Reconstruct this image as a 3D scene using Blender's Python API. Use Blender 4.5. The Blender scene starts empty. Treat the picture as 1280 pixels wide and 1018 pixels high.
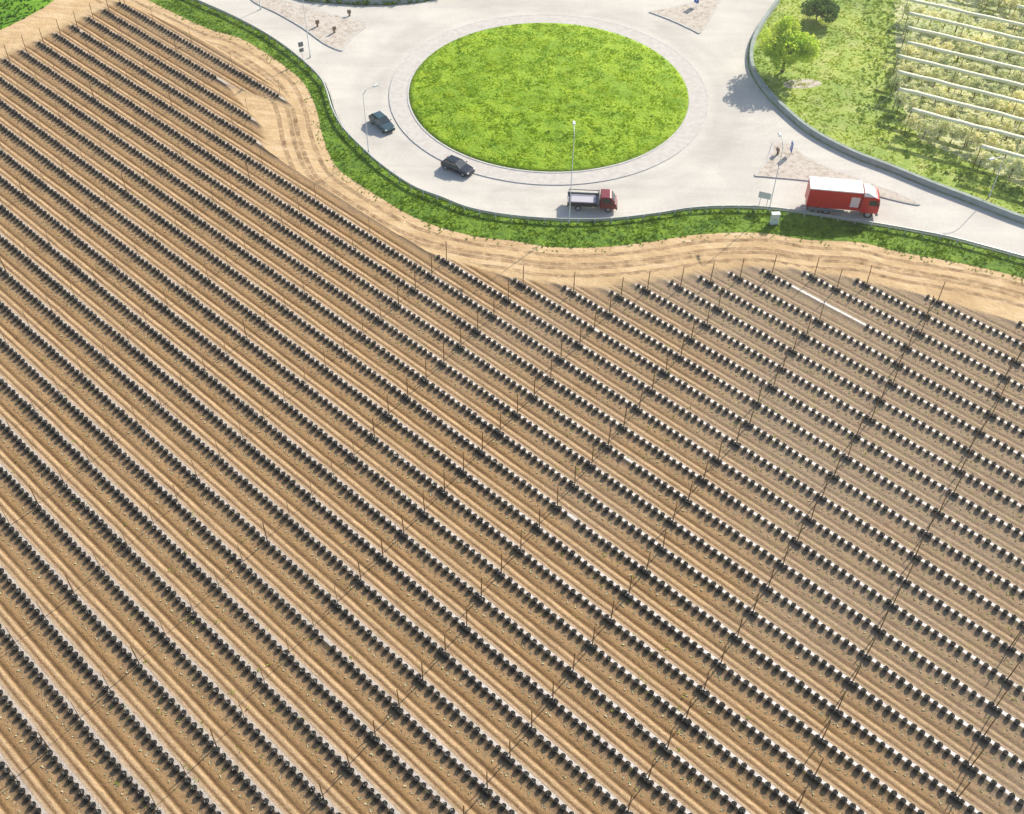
import bpy, bmesh, math, random
from math import sin, cos, radians as R, pi
from mathutils import Vector, Matrix, noise
random.seed(7)
rnd = random.random
C = bpy.context.scene.collection

# ------------------------------------------------------------------ camera
FPX, PITCH, ROLL, H = 1360.998, R(46.77506), R(0.943824), 80.2396
cp, sp, cr, sr = cos(PITCH), sin(PITCH), cos(ROLL), sin(ROLL)
rx, up, bk = Vector((1,0,0)), Vector((0,sp,cp)), Vector((0,-cp,sp))
rx, up = cr*rx + sr*up, -sr*rx + cr*up
CAM = Vector((0,0,H))
def at(px, py, z=0.0):
    """ground point (height z) seen at a pixel of the 1280x1018 survey picture"""
    d = rx*(px-640)/FPX - up*(py-509)/FPX - bk
    t = (z-H)/d.z
    return CAM + d*t
def pix(p):
    d = p - CAM; w = -d.dot(bk)
    return (640+FPX*d.dot(rx)/w, 509-FPX*d.dot(up)/w, w)
# row coordinates: u metres along a row, k row number (3 m apart, growing towards the camera)
TH, OFF = R(-42.39288), 64.0698
DU, DV = Vector((cos(TH),sin(TH),0)), Vector((-sin(TH),cos(TH),0))
def ruk(u, k, z=0.0): return DU*u + DV*(OFF-3*k) + Vector((0,0,z))

cam = bpy.data.cameras.new('camera'); co = bpy.data.objects.new('camera', cam); C.objects.link(co)
M = Matrix((rx, up, bk)).transposed().to_4x4(); M.translation = CAM; co.matrix_world = M
cam.sensor_width = 36; cam.lens = FPX/1280*36; cam.clip_end = 3000; cam.clip_start = 1
bpy.context.scene.camera = co

# ------------------------------------------------------------------ light
AZ, EL = R(50), R(33)
sc = bpy.context.scene
w = bpy.data.worlds.new('World'); sc.world = w; w.use_nodes = True
nt = w.node_tree; bg = nt.nodes['Background']; sky = nt.nodes.new('ShaderNodeTexSky')
sky.sky_type = 'NISHITA'; sky.sun_disc = False; sky.sun_elevation = EL; sky.sun_rotation = pi/2-AZ
sky.air_density = 1.0; sky.dust_density = 1.2
nt.links.new(sky.outputs[0], bg.inputs[0]); bg.inputs[1].default_value = 0.105
sl = bpy.data.lights.new('sun', 'SUN'); sl.energy = 3.7; sl.angle = R(0.55); sl.color = (1,0.925,0.80)
so = bpy.data.objects.new('sun', sl); C.objects.link(so)
so.rotation_euler = Vector((cos(EL)*cos(AZ), cos(EL)*sin(AZ), sin(EL))).to_track_quat('Z','Y').to_euler()
so.location = (60,60,90)
vs = sc.view_settings; vs.view_transform = 'Standard'; vs.look = 'None'; vs.exposure = 0.94; vs.gamma = 1; vs.use_curve_mapping = False

# ------------------------------------------------------------------ materials
def mat(name, col=(.5,.5,.5), rough=.8, spec=.3, metal=0):
    m = bpy.data.materials.new(name); m.use_nodes = True
    b = m.node_tree.nodes['Principled BSDF']
    b.inputs['Base Color'].default_value = (*col,1); b.inputs['Roughness'].default_value = rough
    b.inputs['Specular IOR Level'].default_value = spec; b.inputs['Metallic'].default_value = metal
    return m
def nd(m, t, **kw):
    n = m.node_tree.nodes.new(t)
    for k, v in kw.items(): setattr(n, k, v)
    return n
def lk(m, a, b): m.node_tree.links.new(a, b)
def pos(m): return nd(m, 'ShaderNodeNewGeometry').outputs['Position']
def noi(m, scale, detail=4, rough=.6, vec=None, dist=0):
    n = nd(m, 'ShaderNodeTexNoise'); n.inputs['Scale'].default_value = scale
    n.inputs['Detail'].default_value = detail; n.inputs['Roughness'].default_value = rough; n.inputs['Distortion'].default_value = dist
    lk(m, vec if vec is not None else pos(m), n.inputs['Vector']); return n.outputs['Fac']
def ramp(m, fac, stops, interp='LINEAR'):
    r = nd(m, 'ShaderNodeValToRGB'); e = r.color_ramp.elements; r.color_ramp.interpolation = interp
    while len(e) < len(stops): e.new(.5)
    for q, (p, c) in zip(e, stops): q.position = p; q.color = (*c,1) if len(c)==3 else c
    lk(m, fac, r.inputs[0]); return r.outputs[0]
def g3(v): return (v,v,v)
def mixc(m, a, b, fac, mode='MIX'):
    n = nd(m, 'ShaderNodeMix'); n.data_type = 'RGBA'; n.blend_type = mode
    for s, v in ((n.inputs[0],fac),(n.inputs[6],a),(n.inputs[7],b)):
        if hasattr(v,'is_linked') or isinstance(v, bpy.types.NodeSocket): lk(m, v, s)
        elif isinstance(v, (int,float)): s.default_value = v
        else: s.default_value = (*v,1)
    return n.outputs[2]
def mth(m, op, a, b=None, c=None):
    n = nd(m, 'ShaderNodeMath'); n.operation = op
    for i, v in enumerate((a,b,c)):
        if v is None: continue
        if isinstance(v,(int,float)): n.inputs[i].default_value = v
        else: lk(m, v, n.inputs[i])
    return n.outputs[0]
def base(m, col): lk(m, col, m.node_tree.nodes['Principled BSDF'].inputs['Base Color'])
def bump(m, h, dist, strength=1):
    n = nd(m, 'ShaderNodeBump'); n.inputs['Distance'].default_value = dist; n.inputs['Strength'].default_value = strength
    lk(m, h, n.inputs['Height']); lk(m, n.outputs[0], m.node_tree.nodes['Principled BSDF'].inputs['Normal'])
def dotv(m, v):
    n = nd(m, 'ShaderNodeVectorMath'); n.operation = 'DOT_PRODUCT'; lk(m, pos(m), n.inputs[0]); n.inputs[1].default_value = v
    return n.outputs['Value']
def comb(m, x, y, z=0.0):
    n = nd(m, 'ShaderNodeCombineXYZ')
    for i, v in enumerate((x,y,z)):
        if isinstance(v,(int,float)): n.inputs[i].default_value = v
        else: lk(m, v, n.inputs[i])
    return n.outputs[0]

# loose sandy soil of headland and everything beyond
m_soil = mat('sandy_soil', rough=.95, spec=.1)
a = ramp(m_soil, noi(m_soil,.25,6,.6), [(.3,(.47,.315,.165)),(.5,(.57,.40,.215)),(.72,(.66,.49,.29))])
u_ = dotv(m_soil, tuple(Vector((1,-.12,0)))); v_ = dotv(m_soil, (.12,1,0))
st = noi(m_soil, 1.0, 5, .65, comb(m_soil, mth(m_soil,'MULTIPLY',u_,.10), mth(m_soil,'MULTIPLY',v_,.9)), .6)
a = mixc(m_soil, a, (.40,.26,.14), ramp(m_soil, st, [(.50,g3(0)),(.60,g3(.55)),(.66,g3(0))]))
a = mixc(m_soil, a, (.66,.50,.35), ramp(m_soil, st, [(.34,g3(.6)),(.42,g3(0))]))
a = mixc(m_soil, a, (.22,.25,.07), ramp(m_soil, noi(m_soil,.9,5,.7), [(.60,g3(0)),(.74,g3(.5))]))
base(m_soil, a); bump(m_soil, noi(m_soil,1.1,6,.65), .22, .7)

# worked soil between the rows: bands that follow the rows
m_field = mat('worked_soil', rough=.95, spec=.1)
U = dotv(m_field, tuple(DU)); V = dotv(m_field, tuple(DV))
wob = mth(m_field,'MULTIPLY_ADD', noi(m_field, 1, 4,.6, comb(m_field, mth(m_field,'MULTIPLY',U,.22), mth(m_field,'MULTIPLY',V,.05))), .06, -.03)
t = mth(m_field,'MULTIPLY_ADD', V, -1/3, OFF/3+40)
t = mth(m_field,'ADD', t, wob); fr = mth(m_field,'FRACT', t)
band = ramp(m_field, fr, [(0,(.022,.019,.017)),(.075,(.022,.019,.017)),(.12,(.13,.095,.06)),(.165,(.32,.22,.13)),(.28,(.41,.275,.145)),(.40,(.40,.26,.125)),(.49,(.36,.215,.09)),  # near-black stops at both ends paint in the shade under the pots
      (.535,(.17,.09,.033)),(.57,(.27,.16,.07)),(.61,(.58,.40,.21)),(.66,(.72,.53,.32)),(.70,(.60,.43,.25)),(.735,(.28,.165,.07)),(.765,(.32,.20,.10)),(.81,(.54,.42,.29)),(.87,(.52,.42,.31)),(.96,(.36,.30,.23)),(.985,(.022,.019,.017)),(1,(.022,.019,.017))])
lon = comb(m_field, mth(m_field,'MULTIPLY',U,.35), mth(m_field,'MULTIPLY',V,2.2))
n1 = noi(m_field, 1, 6, .7, lon, .4)
band = mixc(m_field, band, ramp(m_field, n1, [(.3,(.55,.50,.42)),(.5,g3(1)),(.7,(1.35,1.3,1.25))]), .75, 'MULTIPLY')
n2 = noi(m_field, .045, 3, .5)
band = mixc(m_field, band, (.45,.31,.17), ramp(m_field, noi(m_field,.12,3,.6), [(.42,g3(0)),(.7,g3(.3))]))
# far right part and some patches are weedier / greyer
wgt = mth(m_field,'MULTIPLY_ADD', dotv(m_field,(.016,.010,0)), 1.0, -1.12)
wgt = mth(m_field,'ADD', wgt, mth(m_field,'MULTIPLY_ADD', n2, 1.6, -.35))
wr = ramp(m_field, wgt, [(.0,g3(.10)),(.6,g3(.72))])
band = mixc(m_field, band, ramp(m_field, noi(m_field,1.2,5,.7), [(.35,(.30,.235,.175)),(.5,(.39,.315,.245)),(.62,(.33,.30,.18)),(.75,(.48,.41,.34))]), wr)
weed = ramp(m_field, noi(m_field,1.9,4,.7), [(.60,g3(0)),(.70,g3(.6))])
weed2 = mixc(m_field, (0,0,0), weed, ramp(m_field, fr, [(0,g3(.6)),(.3,g3(1)),(.55,g3(.1)),(.7,g3(.1)),(1,g3(.5))]))
band = mixc(m_field, band, (.25,.27,.07), weed2)
crumb = ramp(m_field, noi(m_field,3.2,7,.85), [(.34,(.70,.66,.60)),(.47,(.95,.95,.94)),(.56,g3(1.02)),(.68,(1.22,1.20,1.16))])
band = mixc(m_field, band, crumb, .9, 'MULTIPLY'); band = mixc(m_field, band, (.90,.85,.80), 1.0, 'MULTIPLY')
# pale plastic cover laid along each row, and blending into the sandy soil at the row ends
fd = nd(m_field,'ShaderNodeAttribute'); fd.attribute_name='fade'; fd=fd.outputs['Fac']
fv = mth(m_field,'FRACT', mth(m_field,'MULTIPLY_ADD', V, -1/3, OFF/3+40))
edge = mth(m_field,'ADD', fv, mth(m_field,'MULTIPLY_ADD', noi(m_field,2.2,4,.7), .07, -.035))
film = ramp(m_field, edge, [(0,g3(0)),(.87,g3(0)),(.89,g3(1)),(.985,g3(1)),(.999,g3(0)),(1,g3(0))])
cov = mth(m_field,'MULTIPLY', film, ramp(m_field, noi(m_field,1.1,4,.7), [(.30,g3(.35)),(.5,g3(.9))]))
cov = mth(m_field,'MULTIPLY', cov, ramp(m_field, fd, [(.7,g3(0)),(1,g3(1))]))
glint = ramp(m_field, mth(m_field,'MULTIPLY_ADD', dotv(m_field,(1,.25,0)), .012, .22), [(.15,g3(0)),(.75,g3(1))])   # sun glint painted into the cover colour, growing towards the east
fc_ = mixc(m_field, ramp(m_field, noi(m_field,4,4,.7), [(.3,(.34,.30,.26)),(.7,(.50,.455,.41))]), ramp(m_field, noi(m_field,4,4,.7), [(.3,(.66,.63,.62)),(.7,(.93,.91,.90))]), glint)
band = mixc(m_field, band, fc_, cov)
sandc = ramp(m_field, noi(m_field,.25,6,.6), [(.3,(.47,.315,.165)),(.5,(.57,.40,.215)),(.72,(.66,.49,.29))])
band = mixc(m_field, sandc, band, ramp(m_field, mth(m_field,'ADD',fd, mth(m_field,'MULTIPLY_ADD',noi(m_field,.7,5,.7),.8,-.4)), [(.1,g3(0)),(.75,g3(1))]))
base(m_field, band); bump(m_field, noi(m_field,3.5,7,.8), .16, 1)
pb = m_field.node_tree.nodes['Principled BSDF']
lk(m_field, mth(m_field,'MULTIPLY_ADD', cov, -.72, .95), pb.inputs['Roughness'])
lk(m_field, mth(m_field,'MULTIPLY_ADD', cov, 1.0, .1), pb.inputs['Specular IOR Level'])

m_road = mat('pale_concrete', rough=.9, spec=.2)
a = ramp(m_road, noi(m_road,.12,5,.6,None,.5), [(.35,(.52,.49,.44)),(.6,(.60,.57,.51))])
a = mixc(m_road, a, ramp(m_road, noi(m_road,2.5,5,.7), [(.3,g3(.9)),(.7,g3(1.03))]), 1.0, 'MULTIPLY')
ICX, ICY, IR = 4.3748, 135.668, 19.5
sub = nd(m_road,'ShaderNodeVectorMath'); sub.operation='DISTANCE'; lk(m_road,pos(m_road),sub.inputs[0]); sub.inputs[1].default_value=(ICX,ICY,0.02)
rad_ = mth(m_road,'ADD', sub.outputs['Value'], mth(m_road,'MULTIPLY', noi(m_road,.3,2), .8))
rn = ramp(m_road, mth(m_road,'MULTIPLY_ADD', rad_, 1/12, -21/12), [(0,g3(1)),(.17,g3(1)),(.25,g3(.90)),(.36,g3(.95)),(.47,g3(.91)),(.60,g3(1)),(1,g3(1))])
a = mixc(m_road, a, rn, .8, 'MULTIPLY')
base(m_road, a); tk = noi(m_road, 1.0, 5, .65, comb(m_road, mth(m_road,'MULTIPLY',dotv(m_road,(1,0,0)),.05), mth(m_road,'MULTIPLY',dotv(m_road,(0,1,0)),.35)), .8)
base(m_road, mixc(m_road, a, ramp(m_road, tk, [(.35,(.93,.92,.91)),(.6,(1.03,1.02,1.0))]), 1.0, 'MULTIPLY')); bump(m_road, noi(m_road,9,3), .01, .5)
m_apron = mat('apron_paving', rough=.9, spec=.2)
base(m_apron, ramp(m_apron, noi(m_apron,1.2,5,.7), [(.3,(.45,.41,.37)),(.6,(.55,.515,.465))]))
m_kerb = mat('kerb_concrete', rough=.85); base(m_kerb, ramp(m_kerb, noi(m_kerb,1.5,4), [(.3,(.42,.40,.37)),(.7,(.56,.54,.50))]))
m_dirt = mat('gravel_cover', rough=.95, spec=.1)
base(m_dirt, ramp(m_dirt, noi(m_dirt,1.4,6,.75), [(.34,(.30,.235,.18)),(.44,(.46,.40,.33)),(.6,(.57,.52,.45)),(.75,(.48,.44,.34))])); bump(m_dirt, noi(m_dirt,4,4), .08)
m_wall = mat('weathered_barrier', rough=.7); base(m_wall, ramp(m_wall, noi(m_wall,.8,5), [(.3,(.28,.31,.30)),(.7,(.40,.43,.41))]))
m_cop = mat('mossy_coping', rough=.8); base(m_cop, ramp(m_cop, noi(m_cop,.9,5), [(.3,(.20,.25,.22)),(.7,(.33,.38,.34))]))
m_galv = mat('galvanised_steel', (.50,.51,.52), .5, .5, .35)
m_lamp = mat('pale_lamp_paint', (.58,.60,.57), .5)
m_galv2 = mat('grey_painted_steel', (.42,.45,.44), .5)
m_wood = mat('post_wood', rough=.85, spec=.15); base(m_wood, ramp(m_wood, noi(m_wood,3,4), [(.3,(.15,.08,.03)),(.7,(.27,.16,.07))]))
m_wood2 = mat('pale_post_wood', (.30,.20,.11), .85, .15)
m_pot = mat('black_plastic', (.010,.010,.011), .5, .4)
m_rim = mat('pot_rim', (.05,.05,.05), .35, .6)
m_cov = mat('dark_potting_soil', (.045,.035,.03), .7, .4)
m_twig = mat('twig_bark', (.05,.04,.035), .8)
m_pleaf = mat('shrub_leaves', rough=.4, spec=.5); base(m_pleaf, ramp(m_pleaf, noi(m_pleaf,7,2), [(.35,(.010,.012,.008)),(.7,(.035,.036,.022))]))
def leafmat(name, c1, c2, c3, scale=2.2, big=.25, tr=.0):
    m = mat(name, rough=.7, spec=.15)
    a = ramp(m, noi(m,scale,4,.7), [(.32,c1),(.5,c2),(.7,c3)])
    a = mixc(m, a, ramp(m, noi(m,big,4,.6), [(.35,(.70,.78,.75)),(.6,(1.1,1.05,1))]), 1.0, 'MULTIPLY')
    base(m, a)
    if tr:
        t_=nd(m,'ShaderNodeBsdfTranslucent'); lk(m,mixc(m,a,(1.25,1.15,.8),1.0,'MULTIPLY'),t_.inputs[0]); x_=nd(m,'ShaderNodeMixShader'); x_.inputs[0].default_value=tr
        lk(m,m.node_tree.nodes['Principled BSDF'].outputs[0],x_.inputs[1]); lk(m,t_.outputs[0],x_.inputs[2]); lk(m,x_.outputs[0],m.node_tree.nodes['Material Output'].inputs[0])
    return m
m_gi = leafmat('island_grass', (.24,.41,.012),(.29,.46,.014),(.37,.51,.022), .8, .2, .5)
m_gb = leafmat('island_ground', (.22,.39,.012),(.28,.44,.014),(.34,.48,.022), .8); bump(m_gb, noi(m_gb,2.5,5,.7), .35, 1)
m_gv = leafmat('verge_grass', (.10,.20,.014),(.16,.29,.016),(.26,.38,.03), 1.0,.25,.4)
m_gvb = leafmat('verge_ground', (.09,.18,.014),(.14,.26,.016),(.22,.34,.025), 1.0); bump(m_gvb, noi(m_gvb,2.5,5,.7), .35, 1)
m_gm = leafmat('meadow_grass', (.24,.35,.045),(.35,.46,.07),(.46,.50,.16), .35, .1,.5)
m_gmb = leafmat('meadow_ground', (.22,.34,.045),(.33,.43,.07),(.44,.48,.16), .35, .1); bump(m_gmb, noi(m_gmb,2,5,.7), .3, .8)
m_go = leafmat('orchard_ground', (.32,.38,.14),(.46,.48,.24),(.60,.57,.38), .9, .12)
m_crop = leafmat('crop_grass', (.09,.22,.01),(.14,.30,.012),(.20,.36,.015), 1.0, .12)
m_bark = mat('bark', (.11,.08,.055), .9)
m_tl1 = leafmat('spring_leaves', (.34,.54,.07),(.46,.64,.10),(.60,.66,.18), .4, .3,.55)
m_tl2 = leafmat('dark_leaves', (.05,.13,.05),(.09,.19,.06),(.13,.26,.07), .9,.25,.4)
m_ol = leafmat('orchard_leaves', (.36,.48,.16),(.50,.60,.28),(.64,.68,.44), 1.0,.2,.55)
m_bl = leafmat('blossom', (.76,.76,.66),(.82,.82,.74),(.88,.87,.80), 1,.2,.5)
m_net = mat('rolled_net', rough=.7); base(m_net, ramp(m_net, noi(m_net,1.2,4), [(.3,(.72,.70,.44)),(.7,(.86,.83,.60))]))
m_glass = mat('dark_glass', (.03,.045,.055), .08, .8)
m_tyre = mat('tyre_rubber', (.02,.02,.02), .8)
m_rimw = mat('wheel_rim', (.45,.46,.48), .35, .5, .6)
m_c1 = mat('teal_car_paint', (.045,.095,.115), .2, .7, .3)
m_c2 = mat('navy_car_paint', (.010,.018,.034), .2, .7, .2)
m_red = mat('red_truck_paint', (.52,.008,.012), .35, .5)
m_dred = mat('maroon_truck_paint', (.17,.012,.022), .35, .5)
m_white = mat('white_panel', (.82,.82,.80), .4)
m_load = mat('grey_white_load', (.44,.42,.46), .6)
m_panel = mat('pale_pink_panel', (.74,.58,.58), .4)
m_black = mat('chassis_black', (.025,.025,.028), .6)
m_lightc = mat('lamp_lens', (.75,.72,.65), .15, .7)
m_tail = mat('tail_lens', (.35,.01,.01), .2, .7)
m_blue = mat('blue_sign_face', (.02,.10,.42), .4)
m_signb = mat('sign_back_grey', (.16,.17,.18), .5)
m_brown = mat('brown_marker', (.19,.14,.10), .7)
m_cab = mat('cabinet_paint', (.62,.68,.62), .5)

# ------------------------------------------------------------------ object helpers
def link(name, me, m=None, parent=None, loc=None, rz=None):
    o = bpy.data.objects.new(name, me); C.objects.link(o)
    if m is not None:
        for q in (m if isinstance(m,(list,tuple)) else [m]): me.materials.append(q)
    if parent is not None: o.parent = parent
    if loc is not None: o.location = loc
    if rz is not None: o.rotation_euler = (0,0,rz)
    return o
def tag(o, label=None, cat=None, group=None, kind=None):
    if label: o['label'] = label
    if cat: o['category'] = cat
    if group: o['group'] = group
    if kind: o['kind'] = kind
    return o
def empty(name, loc, rz=0):
    o = bpy.data.objects.new(name, None); C.objects.link(o); o.location = loc; o.rotation_euler = (0,0,rz)
    o.empty_display_size = .3; return o
class MB:
    def __init__(s): s.v=[]; s.f=[]; s.mi=[]
    def add(s, vs, fs, mi=0):
        b=len(s.v); s.v += [tuple(q) for q in vs]; s.f += [tuple(b+i for i in f) for f in fs]; s.mi += [mi]*len(fs); return s
    def box(s, x0,x1,y0,y1,z0,z1, mi=0, tx=0, ty=0):
        vs=[(x0,y0,z0),(x1,y0,z0),(x1,y1,z0),(x0,y1,z0),(x0+tx,y0+ty,z1),(x1-tx,y0+ty,z1),(x1-tx,y1-ty,z1),(x0+tx,y1-ty,z1)]
        return s.add(vs,[(0,3,2,1),(4,5,6,7),(0,1,5,4),(1,2,6,5),(2,3,7,6),(3,0,4,7)],mi)
    def tube(s, a, b, r0, r1, n=8, caps=True, mi=0):
        a=Vector(a); b=Vector(b); d=(b-a).normalized(); x=d.orthogonal().normalized(); y=d.cross(x)
        vs=[a+(x*cos(2*pi*i/n)+y*sin(2*pi*i/n))*r0 for i in range(n)]+[b+(x*cos(2*pi*i/n)+y*sin(2*pi*i/n))*r1 for i in range(n)]
        fs=[(i,(i+1)%n,n+(i+1)%n,n+i) for i in range(n)]
        if caps: fs += [tuple(range(n-1,-1,-1)), tuple(range(n,2*n))]
        return s.add(vs,fs,mi)
    def loft(s, rings, mi=0, caps=True):
        n=len(rings[0]); vs=[q for r in rings for q in r]; fs=[]
        for j in range(len(rings)-1):
            for i in range(n): fs.append((j*n+i,j*n+(i+1)%n,(j+1)*n+(i+1)%n,(j+1)*n+i))
        if caps: fs += [tuple(range(n-1,-1,-1)), tuple((len(rings)-1)*n+i for i in range(n))]
        return s.add(vs,fs,mi)
    def mesh(s, name, smooth=False):
        me=bpy.data.meshes.new(name); me.from_pydata(s.v,[],s.f)
        if any(s.mi): me.polygons.foreach_set('material_index', s.mi)
        if smooth: me.polygons.foreach_set('use_smooth',[True]*len(s.f))
        me.update(); return me
    def build(s, name, m, parent=None, smooth=False, bevel=0, **kw):
        me = s.mesh(name, smooth)
        if bevel:
            bm=bmesh.new(); bm.from_mesh(me); bmesh.ops.bevel(bm, geom=[e for e in bm.edges if e.calc_face_angle(0)>.5], offset=bevel, segments=2, affect='EDGES', profile=.6)
            bm.to_mesh(me); bm.free()
        return link(name, me, m, parent, **kw)
def catmull(pts, n=6):
    out=[]; P=[2*pts[0]-pts[1]]+pts+[2*pts[-1]-pts[-2]]
    for i in range(1,len(P)-2):
        for j in range(n):
            t=j/n; a,b,c,d=P[i-1],P[i],P[i+1],P[i+2]
            out.append(.5*((2*b)+(-a+c)*t+(2*a-5*b+4*c-d)*t*t+(-a+3*b-3*c+d)*t**3))
    return out+[pts[-1]]
def gp(l, z=0.0, sm=5):
    p=[at(x,y,0) for x,y in l]
    p = catmull(p,sm) if sm>1 else p
    return [Vector((q.x,q.y,z)) for q in p]
def sheet(name, poly, z, m, label=None, thick=0, parent=None, kind='structure'):
    """flat polygon, optionally raised as a slab with real sides"""
    bm=bmesh.new(); vs=[bm.verts.new((p.x,p.y,z+thick)) for p in poly]; f=bm.faces.new(vs)
    if f.normal.z<0: f.normal_flip()
    f.normal_update()
    if f.normal.z<0: f.normal_flip()
    if thick:
        lo=[bm.verts.new((p.x,p.y,z-.05)) for p in poly]; n=len(vs)
        for i in range(n): bm.faces.new((vs[i],lo[i],lo[(i+1)%n],vs[(i+1)%n]))
    bmesh.ops.triangulate(bm, faces=[q for q in bm.faces if len(q.verts)>4])
    bmesh.ops.recalc_face_normals(bm, faces=bm.faces) if thick else None
    me=bpy.data.meshes.new(name); bm.to_mesh(me); bm.free()
    o=link(name,me,m,parent)
    if kind: o['kind']=kind
    if label: o['label']=label
    return o
def inpoly(x,y,poly):
    c=False; j=len(poly)-1
    for i in range(len(poly)):
        a,b=poly[i],poly[j]
        if (a.y>y)!=(b.y>y) and x<(b.x-a.x)*(y-a.y)/(b.y-a.y)+a.x: c=not c
        j=i
    return c
def ribbon(name, path, prof, m, parent=None, closed=False):
    """sweep a profile [(offset, height)] along a ground path; offset positive = right of travel"""
    n=len(path); rings=[]
    for i,p in enumerate(path):
        a=path[(i-1)%n] if closed or i>0 else p; b=path[(i+1)%n] if closed or i<n-1 else p
        d=(b-a); d.z=0; d.normalize(); r=Vector((d.y,-d.x,0))
        rings.append([p+r*o+Vector((0,0,h)) for o,h in prof])
    if closed: rings.append(rings[0])
    mb=MB(); mb.loft(rings, caps=not closed); me=mb.mesh(name)
    bm=bmesh.new(); bm.from_mesh(me); bmesh.ops.recalc_face_normals(bm,faces=bm.faces); bm.to_mesh(me); bm.free()
    return link(name, me, m, parent)
def along(path, step, start=0):
    out=[]; acc=-start
    for a,b in zip(path,path[1:]):
        L=(b-a).length
        while acc<=L:
            if acc>=0: out.append((a+(b-a)*(acc/L),(b-a).normalized()))
            acc+=step
        acc-=L
    return out

# ------------------------------------------------------------------ ground
o = MB().add([(-900,-500,0),(900,-500,0),(900,1400,0),(-900,1400,0)],[(0,1,2,3)]).build('ground', m_soil); o['kind']='structure'

starts = {-1:-73.08+0,-2:-63.87,-3:-58.94,-4:-54.55,-5:-53.14,-6:-50.78,-7:-48.84,-8:-46.84,-9:-44.57,-10:-40.82,-11:-35.75,-12:-28.5,-13:-19.02,-14:-12}
far = {k:(-150.4+.45*k) for k in range(-4,27)}
fends = {-1:-106.5,-2:-111.49,-3:-122.68,-4:-112.57}
def uend(k):
    return {-14:-6}.get(k, 14 if k<8 else 14)
def segs(k):
    s=[]
    if k>=0: s=[(far[k], 20.0)]
    else:
        if k in fends: s.append((far[k], fends[k]))
        if k in starts: s.append((starts[k], 20.0))
    if k==-9: s=[(starts[k],-39.4),(-30.9,20.0)]
    return s
# worked soil: a relief that follows the rows and dies out at the headland
def ramp01(x): x=max(0,min(1,x)); return x*x*(3-2*x)
def fade(u,kf):
    k0=math.floor(kf); f=0
    def one(k):
        if k>26: return 1
        best=-99
        for a,b in (segs(k) if k!=-9 else [(starts[-9],20)]): best=max(best, min(u-a+2.5, b-u+2.5))
        return best
    a,b=one(k0),one(k0+1); t=kf-k0
    if a<-50 and b<-50: return 0
    return ramp01((max(a,-6)*(1-t)+max(b,-6)*t)/2.5)
PROF=[(0,.10),(.06,.095),(.14,.03),(.25,0),(.40,.02),(.52,.03),(.56,-.055),(.60,-.03),(.64,.04),(.70,.045),(.745,-.03),(.79,.02),(.9,.04),(.96,.09),(1,.10)]
def prof(t):
    for (a,x),(b,y) in zip(PROF,PROF[1:]):
        if t<=b: return x+(y-x)*(t-a)/(b-a)
    return .1
mb=MB(); NU=150; NK=41*16; idx={}
FV=[]; us=[-156+i*(190/NU) for i in range(NU+1)]
grid=[]
for j in range(NK+1):
    kf=-14.5+j/16; pr=prof(kf-math.floor(kf)); row=[]
    for u in us:
        f=fade(u,kf)
        n=noise.noise(Vector((u*.5,kf*3,0)))*.02
        p=ruk(u,kf); row.append((p.x,p.y,.004+(f*(.075+pr*1.0+n) if f>0 else 0), f))
    grid.append(row)
for j in range(NK):
    for i in range(NU):
        q=[(j,i),(j,i+1),(j+1,i+1),(j+1,i)]
        if max(grid[a][b][3] for a,b in q)<=0: continue
        P0=grid[j][i]
        if P0[1]<8: continue
        ids=[]
        for c in q:
            if c not in idx: idx[c]=len(mb.v); mb.v.append(grid[c[0]][c[1]][:3]); FV.append(grid[c[0]][c[1]][3])
            ids.append(idx[c])
        mb.f.append(tuple(reversed(ids))); mb.mi.append(0)
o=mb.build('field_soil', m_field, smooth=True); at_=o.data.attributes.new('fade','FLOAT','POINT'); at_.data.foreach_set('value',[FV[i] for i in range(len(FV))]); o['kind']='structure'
def zsoil(): return .17

# ------------------------------------------------------------------ road network, verges
Lroad=[(60,-83),(160,-38),(244,0),(300,25),(345,50),(380,76),(405,100),(414,118),(421,140),(434,163),(458,188),(483,210),(520,235),(556,249),(590,262),(640,271),(700,275.5),(760,275),(815,269),(860,262),(905,259.5),(960,261),(1020,269),(1088,280),(1135,288),(1186,298),(1236,311),(1280,323),(1400,356),(1520,390)]
Rbar=[(1500,352),(1400,319),(1280,281),(1210,254),(1160,235),(1110,214.5),(1060,195),(1010,168),(975,139),(955,118),(941,98),(934.5,78),(937,55),(948,32),(965,8),(975,-5),(1010,-60),(1050,-130)]
Top=[(860,-150),(800,-80),(720,-32),(640,-16),(560,-3),(520,4),(460,7),(410,4),(370,-2),(300,-32),(200,-78),(120,-130)]
Lr=gp(Lroad); Rb=gp(Rbar); Tp=gp(Top)
sheet('road', Lr+Rb+Tp, .02, m_road)
# island
def circle(r, n=96): return [Vector((ICX+r*cos(2*pi*i/n), ICY+r*sin(2*pi*i/n), 0)) for i in range(n)]
sheet('truck_apron', circle(21.9), .02, m_apron, thick=.09)
ribbon('apron_kerb', [p+Vector((0,0,.02)) for p in circle(22.0)], [(-.12,.0),(-.12,.10),(.12,.10),(.14,0)], m_kerb, closed=True)['kind']='structure'
ribbon('island_kerb', [p+Vector((0,0,.02)) for p in circle(IR)], [(-.12,.0),(-.12,.15),(.12,.15),(.14,0)], m_kerb, closed=True)['kind']='structure'
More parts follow.
